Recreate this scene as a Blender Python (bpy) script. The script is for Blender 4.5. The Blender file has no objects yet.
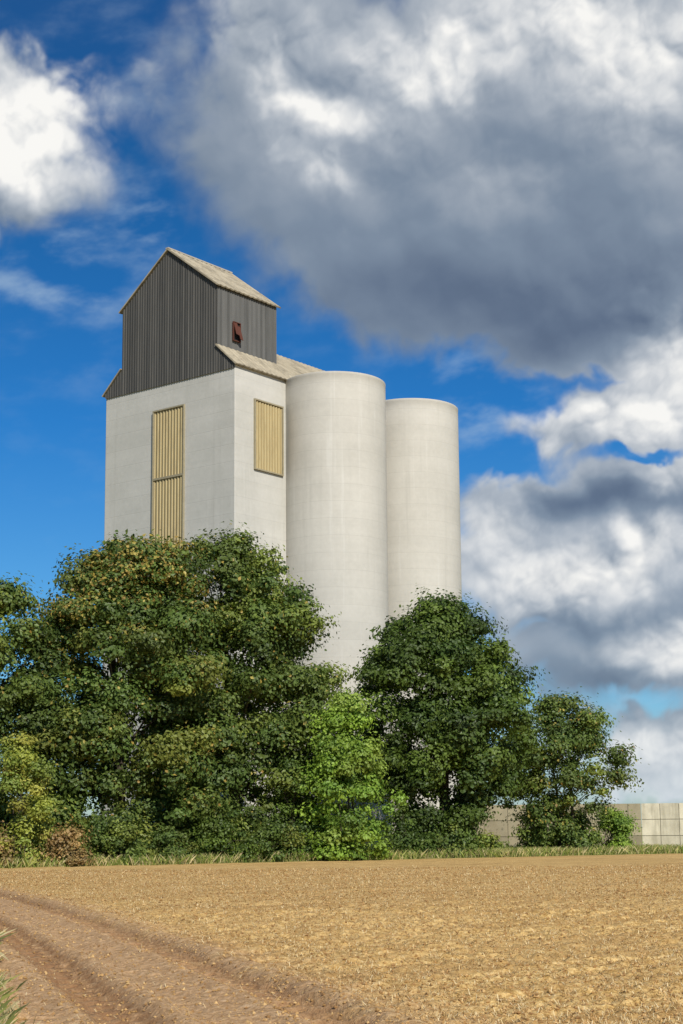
import bpy, math, random
import numpy as np
from mathutils import Vector, Matrix

scene = bpy.context.scene
COL = scene.collection
scene.view_settings.view_transform = 'Standard'
scene.view_settings.look = 'None'
scene.view_settings.exposure = 0

# ------------------------------------------------------------------ helpers
class NT:
    def __init__(self, tree):
        self.t = tree
        self.n = tree.nodes
        self.l = tree.links
    def put(self, sock, v):
        if v is None: return
        if isinstance(v, bpy.types.NodeSocket):
            self.l.new(v, sock)
        else:
            sock.default_value = v
    def m(self, op, a, b=None, c=None, clamp=False):
        n = self.n.new('ShaderNodeMath'); n.operation = op; n.use_clamp = clamp
        for i, v in enumerate((a, b, c)):
            if v is not None: self.put(n.inputs[i], v)
        return n.outputs[0]
    def v(self, op, a, b=None, c=None):
        n = self.n.new('ShaderNodeVectorMath'); n.operation = op
        for i, v in enumerate((a, b, c)):
            if v is not None: self.put(n.inputs[i], v)
        return n.outputs['Value'] if op in ('DOT_PRODUCT', 'LENGTH', 'DISTANCE') else n.outputs[0]
    def noise(self, vec, scale, detail=4, rough=.5, dist=0, color=False):
        n = self.n.new('ShaderNodeTexNoise')
        self.put(n.inputs['Vector'], vec)
        n.inputs['Scale'].default_value = scale
        n.inputs['Detail'].default_value = detail
        n.inputs['Roughness'].default_value = rough
        n.inputs['Distortion'].default_value = dist
        return n.outputs['Color'] if color else n.outputs['Fac']
    def sm(self, val, a, b, lo=0., hi=1., kind='SMOOTHSTEP'):
        n = self.n.new('ShaderNodeMapRange'); n.interpolation_type = kind
        self.put(n.inputs[0], val)
        n.inputs[1].default_value = a; n.inputs[2].default_value = b
        n.inputs[3].default_value = lo; n.inputs[4].default_value = hi
        return n.outputs[0]
    def mix(self, f, a, b, blend='MIX'):
        n = self.n.new('ShaderNodeMix'); n.data_type = 'RGBA'; n.blend_type = blend
        self.put(n.inputs[0], f)
        for s, v in ((n.inputs[6], a), (n.inputs[7], b)):
            if isinstance(v, tuple) and len(v) == 3: v = (*v, 1)
            self.put(s, v)
        return n.outputs[2]
    def ramp(self, f, stops):
        n = self.n.new('ShaderNodeValToRGB'); e = n.color_ramp.elements
        e[0].position = stops[0][0]; e[0].color = (*stops[0][1], 1)
        e[1].position = stops[-1][0]; e[1].color = (*stops[-1][1], 1)
        for p, c in stops[1:-1]:
            x = e.new(p); x.color = (*c, 1)
        self.put(n.inputs[0], f)
        return n.outputs[0]
    def sep(self, vec):
        n = self.n.new('ShaderNodeSeparateXYZ'); self.put(n.inputs[0], vec); return n.outputs
    def comb(self, x, y, z):
        n = self.n.new('ShaderNodeCombineXYZ')
        for i, v in enumerate((x, y, z)): self.put(n.inputs[i], v)
        return n.outputs[0]
    def bump(self, h, strength, dist):
        n = self.n.new('ShaderNodeBump'); self.put(n.inputs['Height'], h)
        n.inputs['Strength'].default_value = strength; n.inputs['Distance'].default_value = dist
        return n.outputs[0]

def new_mat(name):
    m = bpy.data.materials.new(name); m.use_nodes = True
    nt = NT(m.node_tree); nt.n.clear()
    out = nt.n.new('ShaderNodeOutputMaterial')
    bs = nt.n.new('ShaderNodeBsdfPrincipled')
    nt.l.new(bs.outputs[0], out.inputs[0])
    bs.inputs['Roughness'].default_value = .85
    bs.inputs['Specular IOR Level'].default_value = .25
    tc = nt.n.new('ShaderNodeTexCoord').outputs['Object']
    return m, nt, bs, out, tc

def mesh_np(name, verts, faces, mat, colors=None, smooth=False, parent=None, alpha=None):
    verts = np.asarray(verts, dtype=np.float32); faces = np.asarray(faces, dtype=np.int32)
    me = bpy.data.meshes.new(name)
    me.vertices.add(len(verts)); me.vertices.foreach_set('co', verts.ravel())
    k = faces.shape[1]
    me.loops.add(faces.size); me.loops.foreach_set('vertex_index', faces.ravel())
    me.polygons.add(len(faces))
    me.polygons.foreach_set('loop_start', np.arange(0, faces.size, k, dtype=np.int32))
    me.update(calc_edges=True)
    me.polygons.foreach_set('use_smooth', np.full(len(faces), smooth, dtype=bool))
    if colors is not None:
        a = me.color_attributes.new('tint', 'FLOAT_COLOR', 'POINT')
        c = np.ones((len(verts), 4), dtype=np.float32); c[:, :3] = colors
        if alpha is not None: c[:, 3] = alpha
        a.data.foreach_set('color', c.ravel())
    if mat: me.materials.append(mat)
    ob = bpy.data.objects.new(name, me); COL.objects.link(ob)
    if parent: ob.parent = parent
    return ob

def mesh_py(name, verts, faces, mat, parent=None, smooth=False):
    me = bpy.data.meshes.new(name); me.from_pydata([tuple(v) for v in verts], [], faces); me.update()
    if mat: me.materials.append(mat)
    if smooth:
        for p in me.polygons: p.use_smooth = True
    ob = bpy.data.objects.new(name, me); COL.objects.link(ob)
    if parent: ob.parent = parent
    return ob

def empty(name, loc, rotz=0.):
    e = bpy.data.objects.new(name, None); COL.objects.link(e)
    e.location = loc; e.rotation_euler = (0, 0, rotz); e.empty_display_size = .5
    return e

def tag(o, label, cat, group=None):
    o['label'] = label; o['category'] = cat
    if group: o['group'] = group

class Geo:
    def __init__(s): s.v = []; s.f = []
    def box(s, x0, x1, y0, y1, z0, z1):
        b = len(s.v)
        s.v += [(x0,y0,z0),(x1,y0,z0),(x1,y1,z0),(x0,y1,z0),(x0,y0,z1),(x1,y0,z1),(x1,y1,z1),(x0,y1,z1)]
        s.f += [tuple(b+i for i in q) for q in ((0,3,2,1),(4,5,6,7),(0,1,5,4),(1,2,6,5),(2,3,7,6),(3,0,4,7))]

def bevel(o, w, seg=2):
    m = o.modifiers.new('bevel', 'BEVEL'); m.width = w; m.segments = seg; m.limit_method = 'ANGLE'

def _hash(ix, iy, seed):
    h = (ix.astype(np.int64) * 374761393 + iy.astype(np.int64) * 668265263 + seed * 1442695041) & 0xffffffff
    h = ((h ^ (h >> 13)) * 1274126177) & 0xffffffff
    h = h ^ (h >> 16)
    return (h & 0xffff) / 65535.0
def vnoise(x, y, seed=0):
    ix = np.floor(x); iy = np.floor(y); fx = x-ix; fy = y-iy
    fx = fx*fx*fx*(fx*(fx*6-15)+10); fy = fy*fy*fy*(fy*(fy*6-15)+10)
    a = _hash(ix, iy, seed); b = _hash(ix+1, iy, seed); c = _hash(ix, iy+1, seed); d = _hash(ix+1, iy+1, seed)
    return (a*(1-fx)+b*fx)*(1-fy)+(c*(1-fx)+d*fx)*fy
def gnoise(x, y, seed=0):
    ix = np.floor(x); iy = np.floor(y); fx = x-ix; fy = y-iy
    ux = fx*fx*fx*(fx*(fx*6-15)+10); uy = fy*fy*fy*(fy*(fy*6-15)+10)
    def g(i, j):
        a = _hash(ix+i, iy+j, seed)*2*np.pi
        return np.cos(a)*(fx-i)+np.sin(a)*(fy-j)
    return (g(0,0)*(1-ux)+g(1,0)*ux)*(1-uy)+(g(0,1)*(1-ux)+g(1,1)*ux)*uy
def fbm(x, y, seed, octv=6, rough=.5, billow=False):
    s = np.zeros_like(x); a = 1.; tot = 0
    for o in range(octv):
        n = gnoise(x, y, seed+o*17)
        if billow: n = np.sqrt(n*n+.0025)*1.6-.37
        s += a*n; tot += a; a *= rough
        x, y = (x*.8-y*.6)*2.03+3.1, (x*.6+y*.8)*2.03-1.7
    return s/tot
def sstep(x, a, b):
    t = np.clip((x-a)/(b-a), 0, 1); return t*t*(3-2*t)

# ------------------------------------------------------------------ sun direction
SUN_EL = math.radians(36); sx_, sy_ = 0.36, -0.933
SUN = Vector((sx_*math.cos(SUN_EL), sy_*math.cos(SUN_EL), math.sin(SUN_EL))).normalized()

# ------------------------------------------------------------------ world
world = bpy.data.worlds.new("World"); scene.world = world; world.use_nodes = True
wt = NT(world.node_tree); wt.n.clear()
wout = wt.n.new('ShaderNodeOutputWorld'); bg = wt.n.new('ShaderNodeBackground')
wt.l.new(bg.outputs[0], wout.inputs[0])
bg.inputs[1].default_value = 0.13
sky = wt.n.new('ShaderNodeTexSky'); sky.sky_type = 'NISHITA'; sky.sun_disc = False
sky.sun_elevation = SUN_EL; sky.sun_rotation = math.atan2(sx_, sy_)
sky.air_density = 1.0; sky.dust_density = .6; sky.ozone_density = 2.0
tcw = wt.n.new('ShaderNodeTexCoord').outputs['Generated']
dz = wt.sep(tcw)[2]
tint = wt.ramp(wt.m('MULTIPLY', dz, 2.0, clamp=True), [(0.0, (.55, .68, .82)), (.2, (.25, .54, .78)), (.5, (.085, .41, .74)), (.8, (.065, .34, .60)), (1.0, (.10, .34, .60))])
wt.l.new(wt.mix(1.0, sky.outputs[0], tint, 'MULTIPLY'), bg.inputs[0])

sd = bpy.data.lights.new('sun', 'SUN'); sd.energy = 5.0; sd.angle = math.radians(.53); sd.color = (1, .94, .84)
so = bpy.data.objects.new('sun', sd); COL.objects.link(so)
so.rotation_euler = SUN.to_track_quat('Z', 'Y').to_euler(); so.location = (30, -60, 80)

# ------------------------------------------------------------------ camera
cd = bpy.data.cameras.new('camera'); cam = bpy.data.objects.new('camera', cd); COL.objects.link(cam)
cd.sensor_fit = 'VERTICAL'; cd.sensor_height = 36; cd.sensor_width = 24; cd.lens = 56.25
cd.shift_y = 0.0605; cd.clip_end = 20000; cd.clip_start = .1
cam.matrix_world = Matrix.Translation((0, 0, 1.7)) @ Matrix.Rotation(math.radians(99.1), 4, 'X') @ Matrix.Rotation(math.radians(-.5), 4, 'Z')
scene.camera = cam

# ------------------------------------------------------------------ clouds : distant shell on the north side of the sky
def axis(dense0, dense1, step, lo, hi, g):
    a = list(np.arange(dense0, dense1, step))
    s = step; x = a[-1]
    while x < hi: s *= g; x += s; a.append(x)
    s = step; x = a[0]; pre = []
    while x > lo: s *= g; x -= s; pre.append(x)
    return np.array(pre[::-1]+a)
azs = axis(-14, 14, .045, -75, 75, 1.03)
els = axis(-.3, 31.5, .045, -1.2, 60, 1.04)
AZ, EL = np.meshgrid(azs, els)
sy = np.radians(EL)/.0614; sx = np.radians(AZ)/(.062+.0006*sy)
def wsum(x, y, lst):
    acc = np.zeros_like(x)
    for (px, py, rx, ry, w) in lst:
        acc += w*np.exp(-(((x-(px-341)/100)/(rx/100))**2+((y-(830-py)/100)/(ry/100))**2))
    return acc
def warp(x, y, k, sc, seed, o=4):
    return x+k*fbm(x*sc, y*sc, seed, o)*1.6, y+k*fbm(x*sc+7, y*sc+3, seed+5, o)*1.6
wx, wy = warp(sx, sy, .28, .9, 100, 3)
wx2, wy2 = warp(wx, wy, .20, 2.6, 130, 4)
mask = wsum(wx2, wy2, [
    (480, 110, 225, 140, 1.3), (640, 170, 170, 190, 1.2), (330, 170, 120, 110, 1.0), (270, 60, 60, 90, .7),
    (540, 290, 170, 60, 1.0), (440, 270, 110, 60, .8), (640, 310, 90, 50, .7), (600, 350, 90, 30, .4),
    (630, 415, 80, 28, .95), (695, 375, 50, 40, .8), (560, 438, 60, 20, .7),
    (590, 500, 95, 36, .95), (560, 570, 100, 55, 1.1), (670, 540, 80, 70, .9), (615, 645, 100, 50, 1.0), (500, 500, 50, 24, .5),
    (700, 640, 90, 80, .9), (640, 740, 120, 30, .9), (500, 560, 50, 60, .6), (650, 785, 120, 22, .6), (555, 660, 60, 30, .55),
    (45, 130, 80, 55, .85), (5, 190, 85, 40, .75), (-60, 160, 90, 90, .9), (20, 80, 50, 25, .4),
    (495, 400, 40, 16, -.5), (480, 455, 50, 12, -.6), (635, 456, 40, 10, -.9), (430, 400, 70, 30, -.5), (650, 702, 50, 9, -.5), (600, 380, 50, 10, -.5), (555, 632, 40, 10, -.4),
    (1000, 400, 260, 200, 1.0), (1400, 120, 260, 200, .9), (-500, 300, 200, 120, .9), (-900, 500, 200, 120, .9), (900, 740, 250, 50, .8), (-700, 740, 300, 40, .8)])
bright = wsum(wx2, wy2, [
    (430, 70, 65, 26, .50), (285, 95, 30, 50, .34), (335, 118, 55, 18, .42), (350, 45, 60, 30, .16), (325, 165, 35, 18, .28),
    (600, 50, 110, 50, .38), (670, 100, 70, 50, .32), (540, 15, 110, 30, .24), (240, 20, 50, 40, .16), (500, 190, 60, 30, .10), (390, 130, 90, 50, .06),
    (600, 422, 100, 24, .48), (675, 375, 45, 40, .42), (545, 582, 70, 32, .56), (640, 555, 60, 30, .46), (495, 525, 40, 30, .40),
    (665, 480, 50, 22, .34), (540, 480, 60, 16, .18), (670, 655, 55, 34, .54), (640, 742, 100, 22, .42), (600, 790, 120, 25, .30),
    (55, 115, 70, 50, .50), (0, 170, 70, 40, .34), (-60, 160, 90, 70, .5),
    (1000, 330, 260, 90, .4), (-500, 240, 200, 70, .4)])
dark = wsum(wx, wy, [
    (560, 290, 210, 44, .17), (420, 270, 110, 44, .08), (580, 335, 150, 30, .13), (215, 170, 50, 110, .05),
    (600, 506, 90, 20, .22), (600, 620, 100, 22, .20), (600, 690, 90, 22, .16), (40, 222, 90, 22, .16), (360, 305, 60, 30, .06), (480, 145, 90, 30, .05), (620, 200, 80, 40, .04)])
px_, py_ = warp(sx, sy, .08, 2.4, 160, 3)
def Tsoft(x, y): return fbm(x*.8, y*.8, 200, 3, .42)
def Tpuff(x, y): return fbm(x*1.5, y*1.5, 240, 5, .46, billow=True)
S0 = Tsoft(px_, py_); S2 = Tsoft(px_+.08, py_+.20)
Q0 = Tpuff(px_, py_); Q1 = Tpuff(px_+.03, py_+.06); Q2 = Tpuff(px_+.08, py_+.17)
bc = np.clip(bright, 0, .6)/.6
fine_ = fbm(px_*4.5, py_*4.5, 350, 5, .55)
dens = mask+S0*.5+Q0*(.25+.75*bc)+fine_*(.12+.10*bc)
w_ = .36-.13*bc
alpha = np.clip((dens-(.58-w_))/(2*w_), 0, 1); alpha = alpha*alpha*(3-2*alpha)
alpha *= .93+.07*bc
u_ = sx*.9+sy*.35; v_ = sy*2.2-sx*.35
wn = fbm(u_+.25*wx, v_+.25*wy, 300, 6, .55)
wisp = sstep(wn, -.15, .50)*np.clip(wsum(sx, sy, [(60, 298, 110, 20, .45), (158, 222, 28, 26, .75), (30, 250, 110, 40, .35), (130, 80, 110, 70, .22),
      (480, 400, 90, 60, .6), (90, 350, 140, 40, .15), (640, 460, 70, 40, .35), (20, 200, 140, 70, .3), (520, 680, 90, 70, 1.0), (640, 760, 140, 70, .9)]), 0, 1)
wisp = np.clip(wisp+.05*sstep(wn, 0, .4), 0, .8)
gain = .05+.8*bc
B = .40+bright*.88-dark+gain*((Q0-Q1)*.75+(Q0-Q2)*.7)+(.24+.3*bc)*(S0-S2)+.10*Q0*bc
B = B+(1-sstep(dens, .5, 1.2))*.14*(bc+.15)
B = np.clip(B, .05, 1.0)
stops = np.array([0, .2, .36, .55, .75, 1.0])
rc_ = np.array([(.070, .095, .145), (.125, .165, .235), (.22, .275, .35), (.43, .475, .53), (.68, .70, .72), (.95, .94, .91)])
CC = np.stack([np.interp(B, stops, rc_[:, i]) for i in range(3)], -1)
wc = np.array([.42, .56, .70])
atot = 1-(1-alpha)*(1-wisp)
CC = (CC*alpha[..., None]+wc*((1-alpha)*wisp)[..., None])/np.maximum(atot, 1e-4)[..., None]
hz = np.exp(-np.maximum(sy, 0)/.5)[..., None]*.6
CC = CC*(1-hz)+np.array([.54, .67, .78])*hz
fade = sstep(np.abs(AZ), 62, 75)
atot = atot*(1-fade)*(1-sstep(EL, 48, 58))
R_ = 6500.
ce = np.cos(np.radians(EL))
SV = np.stack([R_*ce*np.sin(np.radians(AZ)), R_*ce*np.cos(np.radians(AZ)), R_*np.sin(np.radians(EL))], -1).reshape(-1, 3)
ny, nx = AZ.shape; idx = np.arange(nx*ny).reshape(ny, nx)
SF = np.stack([idx[:-1, :-1], idx[:-1, 1:], idx[1:, 1:], idx[1:, :-1]], -1).reshape(-1, 4)
mc = bpy.data.materials.new('cloud_layer'); mc.use_nodes = True; nt = NT(mc.node_tree); nt.n.clear()
out = nt.n.new('ShaderNodeOutputMaterial'); vc = nt.n.new('ShaderNodeVertexColor'); vc.layer_name = 'tint'
em = nt.n.new('ShaderNodeEmission'); nt.l.new(vc.outputs[0], em.inputs[0]); tr = nt.n.new('ShaderNodeBsdfTransparent')
mx = nt.n.new('ShaderNodeMixShader'); nt.l.new(vc.outputs[1], mx.inputs[0]); nt.l.new(tr.outputs[0], mx.inputs[1]); nt.l.new(em.outputs[0], mx.inputs[2]); nt.l.new(mx.outputs[0], out.inputs[0])
mc.cycles.emission_sampling = 'NONE'
so_ = mesh_np('sky', SV, SF, mc, CC.reshape(-1, 3), smooth=True, alpha=atot.ravel()); so_['kind'] = 'structure'

# ------------------------------------------------------------------ ground
def edgeY(x): return 92 + .68*np.clip(x, -24, 22)
def rutA(y):
    t = y-14.2; return .15 - .27*t - .0012*t*t
def vergeX(y): return -3.05 - .235*(y-14.2)

def ground_h(X, Y, fine=1.0):
    tr = rutA(Y)
    ang = np.exp(-((X-tr)/.3)**4) + np.exp(-((X-tr+1.9)/.3)**4) + .3*np.exp(-((X-tr+1.2)/.2)**4)
    track = sstep(X, tr-3.0, tr-2.4)*(1-sstep(X, tr+.3, tr+1.3))*(1-sstep(Y, 60, 80))
    amp = 1-.55*track
    h = (vnoise(X/1.7, Y/1.7, 1)-.5)*.05
    rowd = Y*.80-X*.60
    h = h + .02*np.sin(rowd/.75*2*np.pi+2*vnoise(X/3, Y/3, 44))*(1-track)
    n = (vnoise(X/.35, Y/.35, 2)-.5)*.03 + (vnoise(X/.12+9, Y/.12, 3)-.5)*.04
    n += np.maximum(vnoise(X/.12+3, Y/.12+5, 7)-.6, 0)*.12
    h = h + n*amp*fine
    far = (Y < 75)
    tread = np.clip(np.sin((Y + np.abs(X-tr)*1.0)/.50*2*np.pi)*2, -1, 1)
    tread2 = np.clip(np.sin((Y + np.abs(X-tr+1.9)*1.0)/.50*2*np.pi)*2, -1, 1)
    r1 = np.exp(-((X-tr)/.32)**4); r2 = np.exp(-((X-tr+1.9)/.32)**4)
    h = h - .11*ang*far + (.04*tread*r1 + .04*tread2*r2)*(Y < 50)*fine
    h = h + .045*np.exp(-((X-tr-.52)/.16)**2)*far + .045*np.exp(-((X-tr+.5)/.14)**2)*far + .05*np.exp(-((X-tr+1.4)/.15)**2)*far + .045*np.exp(-((X-tr+2.4)/.15)**2)*far
    return h

xs = axis(-9, 8, .05, -5000, 5000, 1.05)
ys = axis(13, 34, .05, -2500, 9000, 1.02)
GX, GY = np.meshgrid(xs, ys)
dxs = np.gradient(xs)[None, :]; dys = np.gradient(ys)[:, None]
sp = np.maximum(dxs, dys)
fine = 1-sstep(sp, .09, .3)
big = 1-sstep(sp, .6, 1.5)
GZ = ground_h(GX, GY, fine)*big
nv = GX.size; nx = len(xs); ny = len(ys)
V = np.stack([GX.ravel(), GY.ravel(), GZ.ravel()], 1)
idx = np.arange(nv).reshape(ny, nx)
F = np.stack([idx[:-1, :-1], idx[:-1, 1:], idx[1:, 1:], idx[1:, :-1]], -1).reshape(-1, 4)

m, nt, bs, out, tc = new_mat('field_soil')
X, Y, Z = nt.sep(tc)
nbig = nt.noise(tc, .12, 4, .6); nmid = nt.noise(tc, 1.1, 5, .6); nf = nt.noise(tc, 11, 5, .75)
t = nt.m('SUBTRACT', Y, 14.2)
tr = nt.m('ADD', nt.m('MULTIPLY_ADD', t, -.27, .15), nt.m('MULTIPLY', nt.m('MULTIPLY', t, t), -.0012))
off = nt.m('SUBTRACT', X, tr)
offn = nt.m('ADD', off, nt.m('MULTIPLY', nt.m('SUBTRACT', nmid, .5), 2.6))
track = nt.m('MULTIPLY', nt.sm(offn, -4.6, -2.6), nt.sm(offn, 0., 1.7, 1, 0))
track = nt.m('MULTIPLY', track, nt.sm(Y, 45, 80, 1, 0))
track = nt.m('MULTIPLY', track, .88)
soil = nt.ramp(nf, [(.3, (.30, .165, .075)), (.5, (.52, .32, .165)), (.7, (.68, .46, .27))])
straw = nt.ramp(nf, [(.3, (.19, .10, .028)), (.44, (.49, .30, .10)), (.56, (.74, .50, .20)), (.72, (.86, .65, .32))])
rowc = nt.m('ADD', nt.m('MULTIPLY', Y, .80), nt.m('MULTIPLY', X, -.60))
rows = nt.noise(nt.comb(rowc, nt.m('MULTIPLY', nt.m('ADD', X, Y), .05), 0.0), .8, 3, .6)
fieldc = nt.mix(nt.m('MULTIPLY', nt.sm(rows, .42, .60), .5), straw, (.37, .21, .075))
fieldc = nt.mix(nt.m('MULTIPLY', nt.sm(nbig, .4, .65), .3), fieldc, (.72, .49, .20))
fieldc = nt.mix(nt.m('MULTIPLY', nt.sm(nmid, .5, .7), .4), fieldc, (.34, .19, .07))
rutm = nt.m('ADD', nt.sm(nt.m('ABSOLUTE', off), .22, .42, 1, 0), nt.sm(nt.m('ABSOLUTE', nt.m('ADD', off, 1.9)), .22, .42, 1, 0))
rutm = nt.m('MULTIPLY', rutm, nt.sm(Y, 45, 75, 1, 0))
tread = nt.m('SINE', nt.m('MULTIPLY', nt.m('ADD', Y, nt.m('ABSOLUTE', off)), 2*math.pi/.50))
shaded_soil = nt.mix(nt.m('MULTIPLY', rutm, nt.m('MULTIPLY_ADD', tread, -.22, .66)), soil, (.24, .12, .06))  # rut and tread shading deepened by darkening the soil colour
c = nt.mix(track, fieldc, shaded_soil)
edge = nt.m('ADD', nt.m('SUBTRACT', nt.m('SUBTRACT', Y, nt.m('MULTIPLY', nt.m('MINIMUM', nt.m('MAXIMUM', X, -24.), 22.), .68)), 92.), nt.m('MULTIPLY', nt.m('SUBTRACT', nt.noise(tc, .6, 4, .6), .5), 4.0))
gm = nt.sm(edge, -.7, .7)
grassc = nt.ramp(nt.noise(tc, 2.5, 5, .7), [(.3, (.10, .13, .03)), (.5, (.20, .22, .06)), (.7, (.38, .32, .13))])
c = nt.mix(gm, c, grassc)
lv = nt.m('SUBTRACT', nt.m('MULTIPLY_ADD', t, -.235, -3.25), X)
lv = nt.m('ADD', lv, nt.m('MULTIPLY', nt.m('SUBTRACT', nmid, .5), 1.2))
lvm = nt.m('MULTIPLY', nt.sm(lv, -.1, .5), nt.sm(Y, 34, 42, 1, 0))
c = nt.mix(nt.m('MULTIPLY', lvm, .75), c, (.20, .19, .075, 1))
nt.l.new(c, bs.inputs['Base Color'])
hgt = nt.m('ADD', nf, nt.m('MULTIPLY', nmid, .4))
nt.l.new(nt.bump(hgt, .8, .06), bs.inputs['Normal'])
bs.inputs['Roughness'].default_value = .95; bs.inputs['Specular IOR Level'].default_value = .1
g = mesh_np('ground', V, F, m, smooth=True)
g['kind'] = 'structure'

# ------------------------------------------------------------------ tinted vegetation material
def leaf_mat(name, transl=.35, rough=.55, spec=.3):
    m, nt, bs, out, tc = new_mat(name)
    a = nt.n.new('ShaderNodeVertexColor'); a.layer_name = 'tint'
    col = a.outputs[0]
    nt.l.new(col, bs.inputs['Base Color']); bs.inputs['Roughness'].default_value = rough
    bs.inputs['Specular IOR Level'].default_value = spec
    if transl > 0:
        tr = nt.n.new('ShaderNodeBsdfTranslucent'); nt.l.new(nt.mix(1.0, col, (1.3, 1.4, .7), 'MULTIPLY'), tr.inputs[0])
        mx = nt.n.new('ShaderNodeMixShader'); mx.inputs[0].default_value = transl
        nt.l.new(bs.outputs[0], mx.inputs[1]); nt.l.new(tr.outputs[0], mx.inputs[2]); nt.l.new(mx.outputs[0], out.inputs[0])
    return m
LEAF = leaf_mat('leaf_foliage', .3, .5, .35); GRASS = leaf_mat('grass_blade', .3, .7, .15)
STRAW = leaf_mat('straw', .1, .7, .2); CLOD = leaf_mat('soil_clod', 0, .95, .05)

def blades(name, pos, hmin, hmax, w, cols, rng, lean=.5):
    n = len(pos)
    ang = rng.uniform(0, 2*np.pi, n); h = rng.uniform(hmin, hmax, n); ww = w*rng.uniform(.6, 1.3, n)
    side = np.stack([np.cos(ang), np.sin(ang), np.zeros(n)], 1)*ww[:, None]
    ln = rng.normal(0, lean, (n, 2))*h[:, None]
    tip = pos + np.stack([ln[:, 0], ln[:, 1], h], 1)
    mid = pos + np.stack([ln[:, 0]*.35, ln[:, 1]*.35, h*.55], 1)
    Vv = np.stack([pos-side*.6, pos+side*.6, tip+side*.12, mid-side*.5], 1).reshape(-1, 3)
    Ff = np.arange(n*4).reshape(n, 4)
    ci = rng.integers(0, len(cols), n)
    c = np.array(cols)[ci]*rng.uniform(.7, 1.25, (n, 1))
    return mesh_np(name, Vv, Ff, GRASS, np.repeat(c, 4, 0))

rng = np.random.default_rng(8)
n = 220000
yy = 13 + (rng.random(n)**1.5)*60
xx = (rng.random(n)-.5)*(yy*.48+2)
tw = rng.normal(0, .35, n)
trk = (xx > rutA(yy)-3.0) & (xx < rutA(yy)+.8+tw) & (rng.random(n) < .92)
keep = ~trk & (xx > vergeX(yy)); xx = xx[keep]; yy = yy[keep]; n = len(xx)
clus = vnoise(xx/.8, yy/.8, 21) + .4*vnoise(xx/.25, yy/.25, 22)
k2 = clus > rng.random(n)*1.2; xx = xx[k2]; yy = yy[k2]; n = len(xx)
zz = ground_h(xx, yy) + .010
a = rng.uniform(0, 2*np.pi, n); L = rng.uniform(.02, .06, n)*(1+yy/80); wd = rng.uniform(.0014, .0028, n)*(1+yy/35); tl = rng.normal(0, .4, n)
d = np.stack([np.cos(a)*np.cos(tl), np.sin(a)*np.cos(tl), np.abs(np.sin(tl))], 1)*L[:, None]
sdv = np.stack([-np.sin(a), np.cos(a), np.zeros(n)], 1)*wd[:, None]
up = np.array([0, 0, .004])
p = np.stack([xx, yy, zz], 1)
Vs = np.stack([p-sdv, p+sdv, p+d+sdv+up, p+d-sdv+up], 1).reshape(-1, 3)
cols = np.array([(.70, .53, .27), (.58, .40, .17), (.78, .63, .37), (.42, .26, .10)])[rng.integers(0, 4, n)]*rng.uniform(.75, 1.1, (n, 1))
s = mesh_np('straw_stubble', Vs, np.arange(n*4).reshape(n, 4), STRAW, np.repeat(cols, 4, 0)); s['kind'] = 'stuff'

# soil clods
n = 120000
yy = 13 + (rng.random(n)**1.6)*60
xx = (rng.random(n)-.5)*(yy*.48+2)
inr = (xx > rutA(yy)-2.9) & (xx < rutA(yy)+.7+rng.normal(0, .4, n))
keep = ~(inr & (rng.random(n) < .7)) & (xx > vergeX(yy)); xx = xx[keep]; yy = yy[keep]; n = len(xx)
r = (.004+.016*rng.random(n)**3)*(1+yy/60)
c0 = np.stack([xx, yy, ground_h(xx, yy, np.where(yy < 45, 1., 0.))+r*.15], 1)
base = np.array([(1,0,0),(0,1,0),(-1,0,0),(0,-1,0),(0,0,.9),(0,0,-.9)], float)
jit = 1+rng.normal(0, .12, (n, 6, 1)); th = rng.uniform(0, 6.28, n)
bx = base[None]*jit + rng.normal(0, .12, (n, 6, 3))
rx = bx[..., 0]*np.cos(th)[:, None]-bx[..., 1]*np.sin(th)[:, None]; ry = bx[..., 0]*np.sin(th)[:, None]+bx[..., 1]*np.cos(th)[:, None]
Vc = c0[:, None, :]+np.stack([rx*1.1, ry, bx[..., 2]], -1)*r[:, None, None]
fc = np.array([(0,1,4),(1,2,4),(2,3,4),(3,0,4),(1,0,5),(2,1,5),(3,2,5),(0,3,5)])
Fc = (np.arange(n)*6)[:, None, None]+fc[None]
cols = np.array([(.44, .27, .11), (.36, .21, .08), (.52, .34, .15), (.30, .17, .07)])[rng.integers(0, 4, n)]*rng.uniform(.8, 1.1, (n, 1))
s = mesh_np('soil_clods', Vc.reshape(-1, 3), Fc.reshape(-1, 3), CLOD, np.repeat(cols, 6, 0)); s['kind'] = 'stuff'

n = 60000
yy = rng.uniform(12.5, 36, n); xx = vergeX(yy) - .05 - np.abs(rng.normal(0, .9, n)) + rng.normal(0, .16, n)
cl = vnoise(xx/.4, yy/.4, 31); k = cl > .25+.5*rng.random(n)*(xx > vergeX(yy)-.4); xx, yy = xx[k], yy[k]
o = blades('verge_grass', np.stack([xx, yy, ground_h(xx, yy)-.02], 1), .03, .22, .0026,
           [(.20, .22, .06), (.26, .27, .08), (.46, .39, .20), (.16, .18, .06), (.54, .46, .26)], rng, .65)
o['kind'] = 'stuff'
n = 90000
xx = rng.uniform(-34, 48, n); u = rng.random(n)**1.3*9
yy = edgeY(xx) + (vnoise(xx/2.5, xx*0, 5)-.5)*3 + u
cl = vnoise(xx/1.6, yy/1.2, 33)
k = cl > rng.random(n)*.8; xx, yy, cl = xx[k], yy[k], cl[k]
o = blades('field_edge_grass', np.stack([xx, yy, xx*0-.02], 1), .12, .65, .03,
           [(.20, .25, .055), (.27, .31, .07), (.50, .42, .19), (.15, .20, .045), (.55, .46, .25), (.40, .39, .13)], rng, .4)
o['kind'] = 'stuff'

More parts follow.
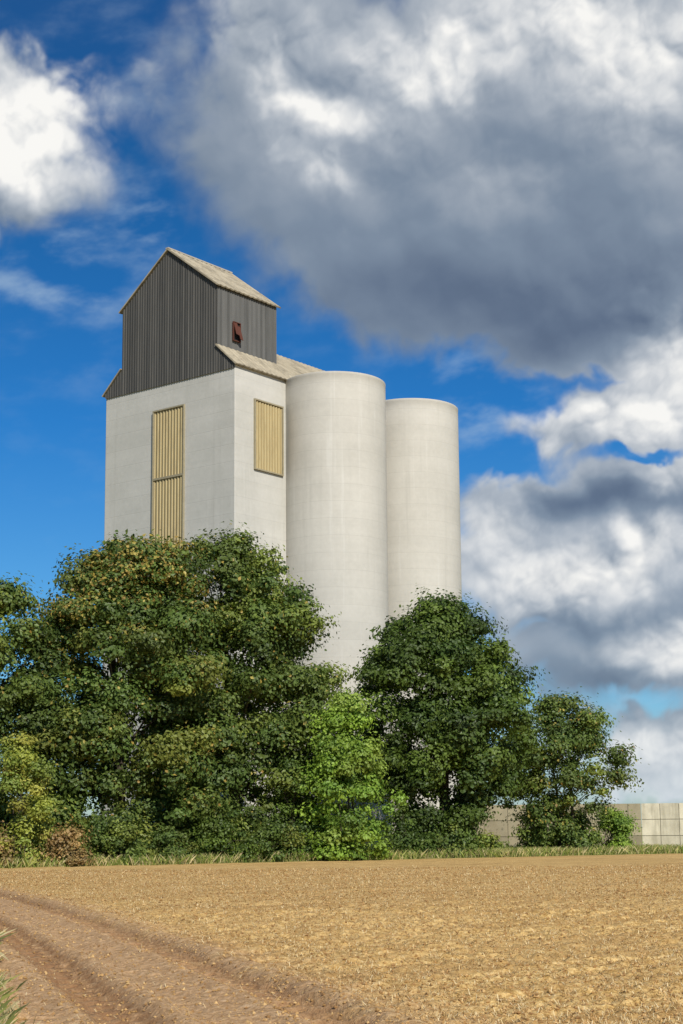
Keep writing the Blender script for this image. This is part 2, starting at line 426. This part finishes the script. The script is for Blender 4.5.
# ------------------------------------------------------------------ trees
mb, nt, bs, out, tc = new_mat('bark')
nb = nt.noise(nt.v('MULTIPLY', tc, (6, 6, 1.2)), 1.5, 5, .7)
nt.l.new(nt.ramp(nb, [(.3, (.025, .02, .015)), (.7, (.09, .07, .05))]), bs.inputs['Base Color'])
nt.l.new(nt.bump(nb, .8, .05), bs.inputs['Normal'])

def tube_np(pts, rad, sides=7):
    pts = np.array(pts, float); V = []; F = []
    for i, p in enumerate(pts):
        d = pts[min(i+1, len(pts)-1)]-pts[max(i-1, 0)]; d /= np.linalg.norm(d)+1e-9
        ref = np.array([1, 0, 0]) if abs(d[2]) > .8 else np.array([0, 0, 1.])
        u = np.cross(d, ref); u /= np.linalg.norm(u); v = np.cross(d, u)
        for k in range(sides):
            a = 2*math.pi*k/sides; V.append(p+(u*math.cos(a)+v*math.sin(a))*rad[i])
    for i in range(len(pts)-1):
        for k in range(sides):
            k2 = (k+1) % sides
            F.append((i*sides+k, i*sides+k2, (i+1)*sides+k2, (i+1)*sides+k))
    return V, F

def make_tree(name, loc, profile, cols, nclump, nleaf, leaf, seed, label, cat, rc=(.7, 1.7), trunk_r=.3, autumn=None,
              aut_fn=None, stems=1, ydep=.85, loose=.12, limbs=26, gain=1.4):
    rng = np.random.default_rng(seed)
    root = empty(name, loc)
    tag(root, label, cat)
    pz = np.array([p[0] for p in profile], float); pl = np.array([p[1] for p in profile], float); pr = np.array([p[2] for p in profile], float)
    cs = []; rs = []
    tries = 0
    wmax = (pl+pr).max()
    while len(cs) < nclump and tries < nclump*60:
        tries += 1
        z = rng.uniform(pz[0], pz[-1])
        l = np.interp(z, pz, pl); r = np.interp(z, pz, pr)
        if rng.random() > ((l+r)/wmax)**1.0+.08: continue
        ph = rng.uniform(0, 2*np.pi); c_, s_ = math.cos(ph), math.sin(ph)
        if s_ > .45 and rng.random() < .35: continue
        rad = rc[0]+(rc[1]-rc[0])*rng.random()**1.6
        bump = 1 + .12*math.sin(3*ph+z*1.1+seed) + .08*math.sin(5*ph-z*1.9+seed*2)
        ex = (r if c_ > 0 else l)*bump; ey = (l+r)/2*ydep*bump
        f = rng.random()**.36
        x = c_*max(ex-.5*rad, .05)*f; y = s_*max(ey-.6*rad, .05)*f
        zz = min(z, pz[-1]-.75*rad*rng.uniform(.6, 1.0))
        cs.append((x, y, max(zz, rad*.5))); rs.append(rad)
    cs = np.array(cs); rs = np.array(rs); nc = len(cs)
    w = rs**2; cnt = np.maximum((w/w.sum()*nleaf).astype(int), 5)
    ci = np.repeat(np.arange(nc), cnt); N = len(ci)
    dirs = rng.normal(0, 1, (N, 3)); dirs /= np.linalg.norm(dirs, axis=1)[:, None]
    rr = rng.random(N)**.38
    rr = rr*(1+rng.normal(0, loose, N))
    lump = 1 + .25*np.sin(dirs[:, 0]*4+ci)+.24*np.sin(dirs[:, 1]*5+ci*2.1)+.24*np.sin(dirs[:, 2]*5+ci*1.3)+.10*np.sin(dirs[:, 0]*11+dirs[:, 2]*9+ci)
    off = dirs*(rs[ci]*rr*lump)[:, None]*np.array([1.1, 1.1, .74])
    pos = cs[ci]+off
    pos[:, 2] = np.maximum(pos[:, 2], .05+rng.random(N)*.3)
    nrm = dirs*1.05 + rng.normal(0, .36, (N, 3)) + np.array([.04, -.06, .38]); nrm /= np.linalg.norm(nrm, axis=1)[:, None]
    rv = rng.normal(0, 1, (N, 3)) + np.array([0, 0, -.5]); t1 = np.cross(nrm, rv); t1 /= np.linalg.norm(t1, axis=1)[:, None]; t2 = np.cross(nrm, t1)
    sz = leaf*rng.uniform(.6, 1.3, N)[:, None]
    Vv = np.stack([pos-t1*sz*.55, pos-t2*sz*.38-t1*sz*.05+nrm*sz*.08, pos+t1*sz*.55, pos+t2*sz*.38-t1*sz*.05+nrm*sz*.08], 1).reshape(-1, 3)
    Fv = np.arange(N*4).reshape(N, 4)
    cols = np.array(cols)
    cc = cols[rng.integers(0, len(cols), nc)]*rng.uniform(.7, 1.35, (nc, 1))
    c = cc[ci]*.85 + .15*cols[rng.integers(0, len(cols), N)]
    c = c*rng.uniform(.82, 1.18, (N, 1))*gain
    if autumn is not None:
        au = np.array(autumn)
        pa = aut_fn(pos, rng, N, cs[ci], ci)
        sel = rng.random(N) < pa
        c[sel] = au[rng.integers(0, len(au), sel.sum())]*rng.uniform(.7, 1.1, (sel.sum(), 1))
    mesh_np('crown', Vv, Fv, LEAF, np.repeat(c, 4, 0), parent=root)
    V = []; F = []
    def add(v, f):
        b = len(V); V.extend(v); F.extend([tuple(i+b for i in q) for q in f])
    top = pz[-1]
    forks = []
    for st in range(stems):
        ox = 0 if stems == 1 else rng.uniform(-.7, .7); lean = rng.uniform(-.06, .06)*top
        pts = [(ox*.5 + lean*t_ + .12*math.sin(t_*5+st), .1*math.cos(t_*4+st), -0.3+t_*top*.86) for t_ in np.linspace(0, 1, 9)]
        rad = [trunk_r*(1.35 if t_ == 0 else 1)*(1-t_*.88)/stems**.5 for t_ in np.linspace(0, 1, 9)]
        add(*tube_np(pts, rad, 9)); forks.append((np.array(pts), rad))
    for i in rng.permutation(nc)[:limbs]:
        P_, R_ = forks[rng.integers(0, stems)]
        tgt = cs[i]; k = int(np.clip(np.searchsorted(P_[:, 2], tgt[2]*.55), 1, 7)); s0 = P_[k]
        mid = (s0+tgt)/2 + np.array([0, 0, .25*rng.random()+.2]); r0 = max(R_[k]*.5, .03)
        add(*tube_np([s0, s0*.6+mid*.4, mid, tgt], [r0, r0*.75, r0*.5, r0*.18], 6))
    mesh_py('trunk', V, F, mb, root, smooth=True)
    return root

G_DARK = [(.058, .092, .016), (.075, .115, .019), (.042, .072, .015), (.10, .145, .024)]
G_MID = [(.068, .10, .022), (.095, .13, .026), (.050, .08, .018), (.13, .16, .03)]
G_OLIVE = [(.085, .115, .024), (.13, .145, .028), (.065, .10, .02), (.06, .095, .02)]
AUT = [(.40, .29, .06), (.40, .34, .08), (.44, .36, .09), (.32, .21, .05)]
LIME = [(.15, .235, .03), (.19, .28, .035), (.11, .19, .028), (.21, .28, .05)]

def autA(pos, rng, N, cc, ci):
    return np.clip(.02 + .40*sstep(pos[:, 2], 9.5, 16)*(np.sin(ci*2.3) > 0) + .05*(np.sin(ci*5.1) > .5), 0, .55)
def autB(pos, rng, N, cc, ci):
    return np.clip(.02 + .30*sstep(-pos[:, 0], .5, 4)*sstep(pos[:, 2], 9, 16)*(np.sin(ci*1.7) > -.2), 0, .6)
def autE(pos, rng, N, cc, ci):
    return .03 + .05*(np.sin(ci*3) > .5)

make_tree('maple_tree', (-19.4, 87.5, 0), [(0.5, 3, 3.8), (3, 4, 4.3), (7, 4.5, 4.8), (10, 4.2, 4.7), (12.4, 3.4, 3.9), (14.2, 2.2, 2.4), (15.6, .8, 1.0)], G_MID, 120, 62000, .215, 11,
          'tall green maple tree with yellowing leaf tips beside the hedge', 'tree', autumn=AUT, aut_fn=autB, ydep=.75)
make_tree('maple_tree', (-12.6, 91, 0), [(0.3, 5.4, 5.4), (3, 6.4, 6), (7, 7.0, 6.4), (10, 6.6, 6.4), (12.4, 5.6, 5.9), (15, 3.9, 5.2), (16.9, 2.5, 4.8), (18.4, .8, 3.4)], G_OLIVE, 265, 160000, .215, 12,
          'large maple tree turning orange and yellow beside the grain silo', 'tree', autumn=AUT, aut_fn=autA, trunk_r=.4, ydep=.75, gain=1.4)
make_tree('maple_tree', (-6.4, 96, 0), [(0.3, 5.5, 4.7), (4, 6.4, 5.5), (7, 6.6, 5.9), (10, 6.7, 6.2), (12.6, 6.3, 6.2), (15.4, 5.7, 5.2), (17.4, 4.8, 3.0), (19.5, 2.8, .9)], G_MID, 265, 158000, .22, 13,
          'tall dense green broadleaf tree hiding the foot of the silo tower', 'tree', autumn=AUT, aut_fn=autB, trunk_r=.45, ydep=.8, gain=1.4)
make_tree('sycamore_tree', (6.2, 101, 0), [(0.6, 2.6, 1.8), (2, 3.8, 2.6), (4.3, 5.0, 4.4), (7.5, 5.9, 5.8), (10.2, 6.2, 6.0), (12.4, 5.2, 5.0), (14.5, 3.2, 3.6), (16.2, .8, 1.2)], G_DARK, 190, 115000, .225, 14,
          'rounded dark green sycamore tree beside the pale concrete silo', 'tree', trunk_r=.42, gain=1.2)
make_tree('field_maple_tree', (14.5, 106, 0), [(0.5, 2.2, 1.8), (2, 3.6, 2.8), (4, 4.4, 3.8), (6, 4.4, 4.6), (8.2, 3.3, 3.8), (10.4, 1.0, 1.6)], G_MID, 115, 42000, .19, 15,
          'small open-crowned olive green tree before the concrete block wall', 'tree', autumn=AUT, aut_fn=autE, rc=(.5, 1.2), trunk_r=.2, loose=.22, stems=2, gain=1.4)
make_tree('ash_sapling', (.1, 92.5, 0), [(0.2, 2.4, 2.6), (2.5, 2.6, 3.0), (5, 2.4, 2.8), (7.3, 1.8, 2.0), (9.6, .5, .7)], LIME, 100, 36000, .19, 16,
          'light green young tree filling a gap between taller trees', 'tree', rc=(.45, 1.1), trunk_r=.12, loose=.22, stems=3, gain=1.2)
G_BROWN = [(.24, .15, .06), (.30, .20, .08), (.18, .13, .05), (.20, .19, .05)]
YEL = [(.20, .22, .035), (.15, .19, .035), (.26, .25, .05), (.12, .16, .03)]
SH = [
 (-16.5, 82.0, 6.8, 2.2, YEL, 16000, 'yellow green leafy bush standing at the field edge'),
 (-14.0, 82.6, 2.0, 1.2, G_BROWN, 4500, 'low brown dry bush at the field edge'),
 (-17.9, 81.0, 2.2, 1.5, G_BROWN, 5000, 'rusty brown dry bush at the field edge'),
 (-12.0, 85.5, 2.6, 1.9, G_MID, 9000, 'low green bush under the orange maple'),
 (-9.4, 87.3, 2.0, 1.8, G_OLIVE, 7500, 'olive green low bush under the orange maple'),
 (-6.8, 89.5, 3.2, 2.0, G_DARK, 10000, 'dark green bush at the foot of a tall tree'),
 (-4.0, 91.3, 2.2, 1.8, G_OLIVE, 7500, 'olive green low bush at the tree line'),
 (-2.9, 93.0, 5.8, 1.9, G_DARK, 12000, 'dark green tall bush beside the light green sapling'),
 (3.8, 98.0, 3.4, 1.5, G_DARK, 8000, 'green low bush beside a young tree'),
 (6.4, 99.0, 2.0, 1.5, G_MID, 6000, 'low green bush beneath the sycamore'),
 (8.9, 101.5, 1.4, 1.1, YEL, 3500, 'small yellow green bush beneath the sycamore'),
 (12.7, 106.5, 2.0, 1.3, G_OLIVE, 4500, 'small olive bush before the concrete wall'),
 (18.1, 109.5, 3.5, 1.6, LIME, 8500, 'round fresh green bush beside the concrete block wall'),
 (15.8, 109.0, 2.8, 1.6, G_MID, 6500, 'green bush beside the concrete block wall'),
 (-20.8, 82.5, 3.5, 2.2, G_MID, 8000, 'green bush at the field edge'),
]
for i, (x, y, h, r, cl, nl, lb) in enumerate(SH):
    make_tree('shrub', (x, y, 0), [(0.05, r*.95, r*.95), (h*.35, r*1.05, r), (h*.7, r*.8, r*.75), (h, r*.25, r*.2)], cl, int(10+nl/450), nl, .145, 50+i, lb, 'bush',
              rc=(.3, .8), trunk_r=.06, stems=3, loose=.3, limbs=12, ydep=.8, gain=1.3)

# ------------------------------------------------------------------ materials of the building
def concrete(name, c0, c1, band=1.0, streak=.4):
    m, nt, bs, out, tc = new_mat(name)
    X, Y, Z = nt.sep(tc)
    n1 = nt.noise(tc, .25, 5, .6); n2 = nt.noise(tc, 3, 5, .65)
    st = nt.noise(nt.v('MULTIPLY', tc, (1.6, 1.6, .06)), 1.0, 5, .65)
    lift = nt.noise(nt.comb(0.0, 0.0, nt.m('MULTIPLY', Z, .8)), 1.0, 3, .7)
    joint = nt.m('ABSOLUTE', nt.m('SUBTRACT', nt.m('FRACT', nt.m('DIVIDE', nt.m('ADD', Z, nt.m('MULTIPLY', n1, .06)), 1.25)), .5))
    jl = nt.sm(joint, .47, .5)
    f = nt.m('ADD', nt.m('MULTIPLY', n1, .55), nt.m('MULTIPLY', n2, .25))
    f = nt.m('ADD', f, nt.m('MULTIPLY', lift, .35*band)); f = nt.m('SUBTRACT', f, .18*band)
    c = nt.mix(nt.sm(f, .2, .6, kind='LINEAR'), c0, c1)
    c = nt.mix(nt.m('MULTIPLY', nt.sm(st, .52, .78), streak), c, (.36, .345, .30))
    c = nt.mix(nt.m('MULTIPLY', nt.sm(st, .30, .42, 1, 0), .2), c, (.70, .69, .65))
    c = nt.mix(nt.m('MULTIPLY', jl, .2*band), c, (.30, .285, .25))
    nt.l.new(c, bs.inputs['Base Color'])
    h = nt.m('SUBTRACT', nt.m('MULTIPLY', n2, .5), nt.m('MULTIPLY', jl, .3))
    nt.l.new(nt.bump(h, .35, .04), bs.inputs['Normal'])
    return m
M_TOWER = concrete('tower_render', (.42, .41, .365), (.58, .56, .51), .9, .45)
M_SILO = concrete('silo_concrete', (.43, .41, .36), (.56, .535, .475), .9, .4)

def cladding(name, c0, c1, pitch, axis_i, rust=None):
    m, nt, bs, out, tc = new_mat(name)
    X, Y, Z = nt.sep(tc)
    u = (X, Y)[axis_i]
    colid = nt.m('FLOOR', nt.m('DIVIDE', u, pitch))
    wn = nt.n.new('ShaderNodeTexWhiteNoise'); wn.noise_dimensions = '1D'; nt.l.new(colid, wn.inputs['W'])
    n = nt.noise(nt.v('MULTIPLY', tc, (2, 2, .25)), 1.5, 5, .65)
    f = nt.m('ADD', nt.m('MULTIPLY', wn.outputs[0], .45), nt.m('MULTIPLY', n, .7))
    if rust: f = nt.m('ADD', nt.m('MULTIPLY', wn.outputs[0], .2), nt.m('MULTIPLY', nt.noise(tc, 3, 5, .65), .8))
    c = nt.mix(nt.sm(f, .2, .85, kind='LINEAR'), c0, c1)
    if rust:
        c = nt.mix(nt.m('MULTIPLY', nt.sm(nt.noise(tc, .7, 6, .75), .42, .66), .75), c, rust)
    nt.l.new(c, bs.inputs['Base Color']); bs.inputs['Roughness'].default_value = .75
    nt.l.new(nt.bump(n, .3, .02), bs.inputs['Normal'])
    return m
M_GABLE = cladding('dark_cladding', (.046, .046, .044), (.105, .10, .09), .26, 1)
M_SIDE = cladding('side_cladding_lit_tone', (.075, .075, .07), (.14, .138, .13), .26, 0)  # same cladding as the gable, sunlit side's lighter tone put into the colour
M_ROOF = cladding('weathered_roof_sheet', (.32, .275, .19), (.50, .43, .31), .5, 0, (.20, .17, .12))
def striped(name, axis_i, u0):
    m, nt, bs, out, tc = new_mat(name)
    X, Y, Z = nt.sep(tc); u = (X, Y)[axis_i]
    fr = nt.m('FRACT', nt.m('DIVIDE', nt.m('SUBTRACT', u, u0), .3))
    band = nt.m('MULTIPLY', nt.sm(fr, .35, .6), nt.sm(fr, .90, 1.0, 1, 0))
    n = nt.noise(nt.v('MULTIPLY', tc, (2, 2, .4)), 1.5, 5, .65)
    c = nt.mix(band, (.31, .235, .11), (.48, .39, .21))
    c = nt.mix(nt.sm(n, .4, .75, 0, .55), c, (.28, .215, .11))
    nt.l.new(c, bs.inputs['Base Color']); bs.inputs['Roughness'].default_value = .6
    return m
M_PANEL = striped('ochre_panel', 1, 4.95); M_PANEL2 = striped('ochre_panel_side', 0, 2.1)
def plain(name, c, rough=.7, v=.25):
    m, nt, bs, out, tc = new_mat(name)
    n = nt.noise(tc, 4, 5, .65)
    nt.l.new(nt.mix(n, tuple(x*(1-v) for x in c), tuple(min(x*(1+v), 1) for x in c)), bs.inputs['Base Color'])
    bs.inputs['Roughness'].default_value = rough
    return m
M_FRAME = plain('frame_cream', (.30, .26, .17)); M_RED = plain('rust_red', (.10, .036, .024), .9); M_DARK = plain('opening_shade', (.012, .010, .009))
M_TRIM = plain('pale_trim', (.38, .35, .29))

# ------------------------------------------------------------------ grain silo building
root = empty('grain_silo', (-7.45, 110, 0), math.atan2(.785, .62))
tag(root, 'tall pale concrete grain silo with dark gabled head house on top', 'grain silo')
ZT = 34.6; W = 13.2; D = 6.9
g_ = Geo(); g_.box(0, D, 0, W, -.3, ZT)
tower = mesh_py('tower_wall', g_.v, g_.f, M_TOWER, root); bevel(tower, .05)

def ribs(us, zb, zt, place, depth=.06, pitch=.42):
    pts = []
    u = us[0]
    while u < us[1]-1e-6:
        for fr, o in ((0, 0), (.55, 0), (.62, depth), (.93, depth)):
            uu = u+fr*pitch
            if uu < us[1]: pts.append((uu, o))
        u += pitch
    pts.append((us[1], 0))
    V = []; F = []
    for i, (uu, o) in enumerate(pts):
        V.append(place(uu, zb(uu), o)); V.append(place(uu, zt(uu), o))
        if i: F.append((2*i-2, 2*i, 2*i+1, 2*i-1))
    return V, F
Y0, Y1, YR = 1.75, 11.45, 6.6
ZE, ZR, ZP = 40.8, 44.5, 36.2
def topf(u):
    return ZR - (ZR-ZE)*abs(u-YR)/(YR-Y0)
V = []; F = []
def addp(v, f):
    b = len(V); V.extend(v); F.extend([tuple(i+b for i in q) for q in f])
pl = lambda u, z, o: (-.06-o, u, z)
DP = .035; PT = .26
addp(*ribs((Y0, Y1), lambda u: ZT-.35, topf, pl, DP, PT))
addp(*ribs((-.02, Y0), lambda u: ZT-.35, lambda u: ZT+(ZP-ZT)*u/Y0, pl, DP, PT))
addp(*ribs((Y1, W+.02), lambda u: ZT-.35, lambda u: ZT+(ZP-ZT)*(W-u)/(W-Y1), pl, DP, PT))
head = mesh_py('head_house', V, F, M_GABLE, root)
V = []; F = []
addp(*ribs((0, 6.56), lambda u: ZP-.1, lambda u: ZE+.02, lambda u, z, o: (u, Y0-.02-o, z), DP, PT))
addp(*ribs((0, 6.56), lambda u: ZP-.1, lambda u: ZE+.02, lambda u, z, o: (u, Y1+.02+o, z), DP, PT))
b = len(V); V += [(6.56, Y0, ZT-.1), (6.56, Y1, ZT-.1), (6.56, Y1, ZE), (6.56, YR, ZR), (6.56, Y0, ZE)]; F.append((b, b+1, b+2, b+3, b+4))
b = len(V); V += [(-.03, Y0, ZT-.1), (-.03, Y1, ZT-.1), (-.03, Y1, ZE), (-.03, YR, ZR), (-.03, Y0, ZE)]; F.append((b, b+1, b+2, b+3, b+4))
mesh_py('side_cladding', V, F, M_SIDE, head)

def roof_sheet(name, x0, x1, ya, za, yb, zb, parent, pitch=.5, dep=.03, mat=M_ROOF, th=.1):
    n = Vector((0, -(zb-za), (yb-ya))); n.normalize()
    if n.z < 0: n = -n
    V = []; F = []; pts = []
    x = x0
    while x < x1-1e-6:
        for fr, o in ((0, 0), (.5, 0), (.6, dep), (.9, dep)):
            if x+fr*pitch < x1: pts.append((x+fr*pitch, o))
        x += pitch
    pts.append((x1, 0))
    for i, (xx_, o) in enumerate(pts):
        V.append((xx_, ya+n.y*o, za+n.z*o)); V.append((xx_, yb+n.y*o, zb+n.z*o))
        if i: F.append((2*i-2, 2*i, 2*i+1, 2*i-1))
    o = mesh_py(name, V, F, mat, parent)
    md = o.modifiers.new('thick', 'SOLIDIFY'); md.thickness = th; md.offset = 0
    return o
sl = (ZR-ZE)/(YR-Y0)
roof_sheet('roof', -.25, 6.8, Y0-.25, ZE-.25*sl+.1, YR, ZR+.1, head)
roof_sheet('roof', -.25, 6.8, Y1+.25, ZE-.25*sl+.1, YR, ZR+.1, head)
sp_ = (ZP-ZT)/Y0
roof_sheet('lean_to_roof', -.2, 7.2, -.25, ZT-.25*sp_+.1, Y0-.03, ZP+.08, head)
roof_sheet('lean_to_roof', -.2, 7.2, W+.25, ZT-.25*sp_+.1, Y1+.03, ZP+.08, head)
gk = Geo(); gk.box(-.27, 6.82, YR-.15, YR+.15, ZR+.1, ZR+.2); mesh_py('ridge_cap', gk.v, gk.f, M_TRIM, head)
gh = Geo(); z0, z1, a0, a1 = 37.0, 38.35, 1.6, 2.3; yf = Y0-.10
gh.box(a0-.05, a0, yf-.12, yf, z0-.05, z1+.05); gh.box(a1, a1+.05, yf-.12, yf, z0-.05, z1+.05)
gh.box(a0, a1, yf-.12, yf, z1, z1+.05); gh.box(a0, a1, yf-.12, yf, z0-.05, z0)
hatch = mesh_py('hatch', gh.v, gh.f, M_RED, head)
gd = Geo(); gd.box(a0, a1, yf-.02, yf+.03, z0, z1); mesh_py('opening_shade_panel', gd.v, gd.f, M_DARK, hatch)  # solid near-black panel, shade of the hatch interior put into its colour
gs = Geo()
for (xa, xb, za, zb, tl_) in ((a0+.02, a0+.36, z0+.35, z1-.02, .25), (a0+.38, a1-.02, z0+.02, z1-.22, .33)):
    b = len(gs.v)
    gs.v += [(xa, yf-.05, zb), (xb, yf-.05, zb), (xb, yf-.05-tl_, za), (xa, yf-.05-tl_, za+.06),
             (xa, yf-.09, zb), (xb, yf-.09, zb), (xb, yf-.09-tl_, za), (xa, yf-.09-tl_, za+.06)]
    gs.f += [tuple(b+i for i in q) for q in ((0,1,2,3),(7,6,5,4),(0,4,5,1),(1,5,6,2),(2,6,7,3),(3,7,4,0))]
mesh_py('shutter', gs.v, gs.f, M_RED, hatch)

V, F = ribs((4.95, 7.95), lambda u: 17.0, lambda u: 32.3, lambda u, z, o: (-.04-o, u, z), .05, .3)
w1_ = mesh_py('window', V, F, M_PANEL, root); w1_['label'] = 'tall ochre ribbed sheet window'
g = Geo(); t = .10; u0, u1, z0, z1 = 4.95, 7.95, 17.0, 32.3
g.box(-.16, -.003, u0-t, u0, z0-t, z1+t); g.box(-.16, -.003, u1, u1+t, z0-t, z1+t)
g.box(-.16, -.003, u0, u1, z1, z1+t); g.box(-.16, -.003, u0, u1, z0-t, z0)
g.box(-.15, -.003, u0, u1, 27.12, 27.28)
mesh_py('frame', g.v, g.f, M_FRAME, w1_)
V_, F_ = ribs((2.1, 5.05), lambda u: 27.3, lambda u: 32.3, lambda u, z, o: (u, -.04-o, z), .05, .3)
w2_ = mesh_py('window', V_, F_, M_PANEL2, root); w2_['label'] = 'square ochre ribbed sheet window'
g = Geo()
g.box(2.1-t, 2.1, -.16, -.003, 27.3-t, 32.3+t); g.box(5.05, 5.05+t, -.16, -.003, 27.3-t, 32.3+t)
g.box(2.1, 5.05, -.16, -.003, 32.3, 32.3+t); g.box(2.1, 5.05, -.16, -.003, 27.3-t, 27.3)
mesh_py('frame', g.v, g.f, M_FRAME, w2_)

def cyl(cx, cy, r, z1):
    S = 128; prof = [(r, -.3)]
    for z in np.arange(1.25, z1-.5, 1.25): prof.append((r, z))
    prof += [(r, z1-.22), (r+.012, z1-.2), (r+.012, z1-.03), (r-.02, z1), (r-.25, z1), (r-.27, z1-.1), (r*.5, z1+.12), (.02, z1+.3)]
    V = []; F = []
    for (rr, zz) in prof:
        for k in range(S):
            a = 2*math.pi*k/S; V.append((cx+rr*math.cos(a), cy+rr*math.sin(a), zz))
    for i in range(len(prof)-1):
        for k in range(S):
            k2 = (k+1) % S; F.append((i*S+k, i*S+k2, (i+1)*S+k2, (i+1)*S+k))
    o = mesh_py('silo_cylinder', V, F, M_SILO, root, smooth=True)
    o.data.set_sharp_from_angle(angle=math.radians(35))
    gh = Geo(); gh.box(cx-.4, cx+.4, cy-.4-r*.45, cy+.4-r*.45, z1, z1+.5)
    mesh_py('roof_hatch', gh.v, gh.f, M_TRIM, o)
    return o
for cx in (9.0, 18.6):
    for cy in (-1.78, 14.98):
        cyl(cx, cy, 3.88, 34.55)
gg = Geo(); gg.box(D+.01, 19.5, .9, 12.3, -.3, 34.3)
mesh_py('gallery_wall', gg.v, gg.f, M_SILO, root)
roof_sheet('gallery_roof', 6.9, 18.6, .2, 34.9, 6.6, 39.3, root)
roof_sheet('gallery_roof', 6.9, 18.6, 13.0, 34.9, 6.6, 39.3, root)
mesh_py('gallery_gable', [(18.4, .4, 34.2), (18.4, 12.8, 34.2), (18.4, 12.8, 35.0), (18.4, 6.6, 39.2), (18.4, .4, 35.0)], [(0, 1, 2, 3, 4)], M_SIDE, root)

# ------------------------------------------------------------------ concrete block wall
mw, nt, bs, out, tc = new_mat('block_concrete')
a_ = nt.n.new('ShaderNodeVertexColor'); a_.layer_name = 'tint'
n1 = nt.noise(tc, 1.2, 6, .7); st = nt.noise(nt.v('MULTIPLY', tc, (2, 2, .3)), 1.2, 5, .6)
c = nt.mix(1.0, a_.outputs[0], nt.ramp(n1, [(.3, (.82, .81, .77)), (.7, (1.1, 1.1, 1.07))]), 'MULTIPLY')
c = nt.mix(nt.m('MULTIPLY', nt.sm(st, .42, .68), .5), c, (.28, .25, .17))
nt.l.new(c, bs.inputs['Base Color']); nt.l.new(nt.bump(n1, .25, .02), bs.inputs['Normal'])
rngw = np.random.default_rng(3)
Vw = []; Fw = []; Cw = []
poly = [(8.6, 119.6), (21.7, 118.0), (40, 113.5)]
for si in range(2):
    p0 = Vector((*poly[si], 0)); p1 = Vector((*poly[si+1], 0)); d = p1-p0; Ln = d.length; d /= Ln; nrm = Vector((-d.y, d.x, 0))
    bl = 1.75 if si == 0 else 1.35
    for row in range(3):
        x = 0.
        while x < Ln-.05:
            xa = max(x, 0)+.02; xb = min(x+bl, Ln)-.02; x += bl
            if xb-xa < .1: continue
            za = row*1.17-.03; zb = za+1.13
            cc = np.array(((.36, .31, .21), (.64, .58, .45))[si])*rngw.uniform(.82, 1.08)  # first run's shaded look is put into its darker block tint
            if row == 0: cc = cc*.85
            b = len(Vw)
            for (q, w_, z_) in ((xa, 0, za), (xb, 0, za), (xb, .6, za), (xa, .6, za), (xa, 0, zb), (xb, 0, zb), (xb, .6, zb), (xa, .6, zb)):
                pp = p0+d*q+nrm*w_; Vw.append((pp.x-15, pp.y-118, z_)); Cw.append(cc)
            Fw += [tuple(b+i for i in q) for q in ((0,3,2,1),(4,5,6,7),(0,1,5,4),(1,2,6,5),(2,3,7,6),(3,0,4,7))]
    b = len(Vw)
    for (q, w_, z_) in ((.03, .04, -.03), (Ln-.03, .04, -.03), (Ln-.03, .5, -.03), (.03, .5, -.03), (.03, .04, 3.4), (Ln-.03, .04, 3.4), (Ln-.03, .5, 3.4), (.03, .5, 3.4)):
        pp = p0+d*q+nrm*w_; Vw.append((pp.x-15, pp.y-118, z_)); Cw.append(np.array((.18, .16, .12)))
    Fw += [tuple(b+i for i in q) for q in ((0,3,2,1),(4,5,6,7),(0,1,5,4),(1,2,6,5),(2,3,7,6),(3,0,4,7))]
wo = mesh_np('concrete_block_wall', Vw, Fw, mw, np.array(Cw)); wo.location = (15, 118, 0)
tag(wo, 'pale weathered wall of stacked concrete blocks beside the field', 'wall')
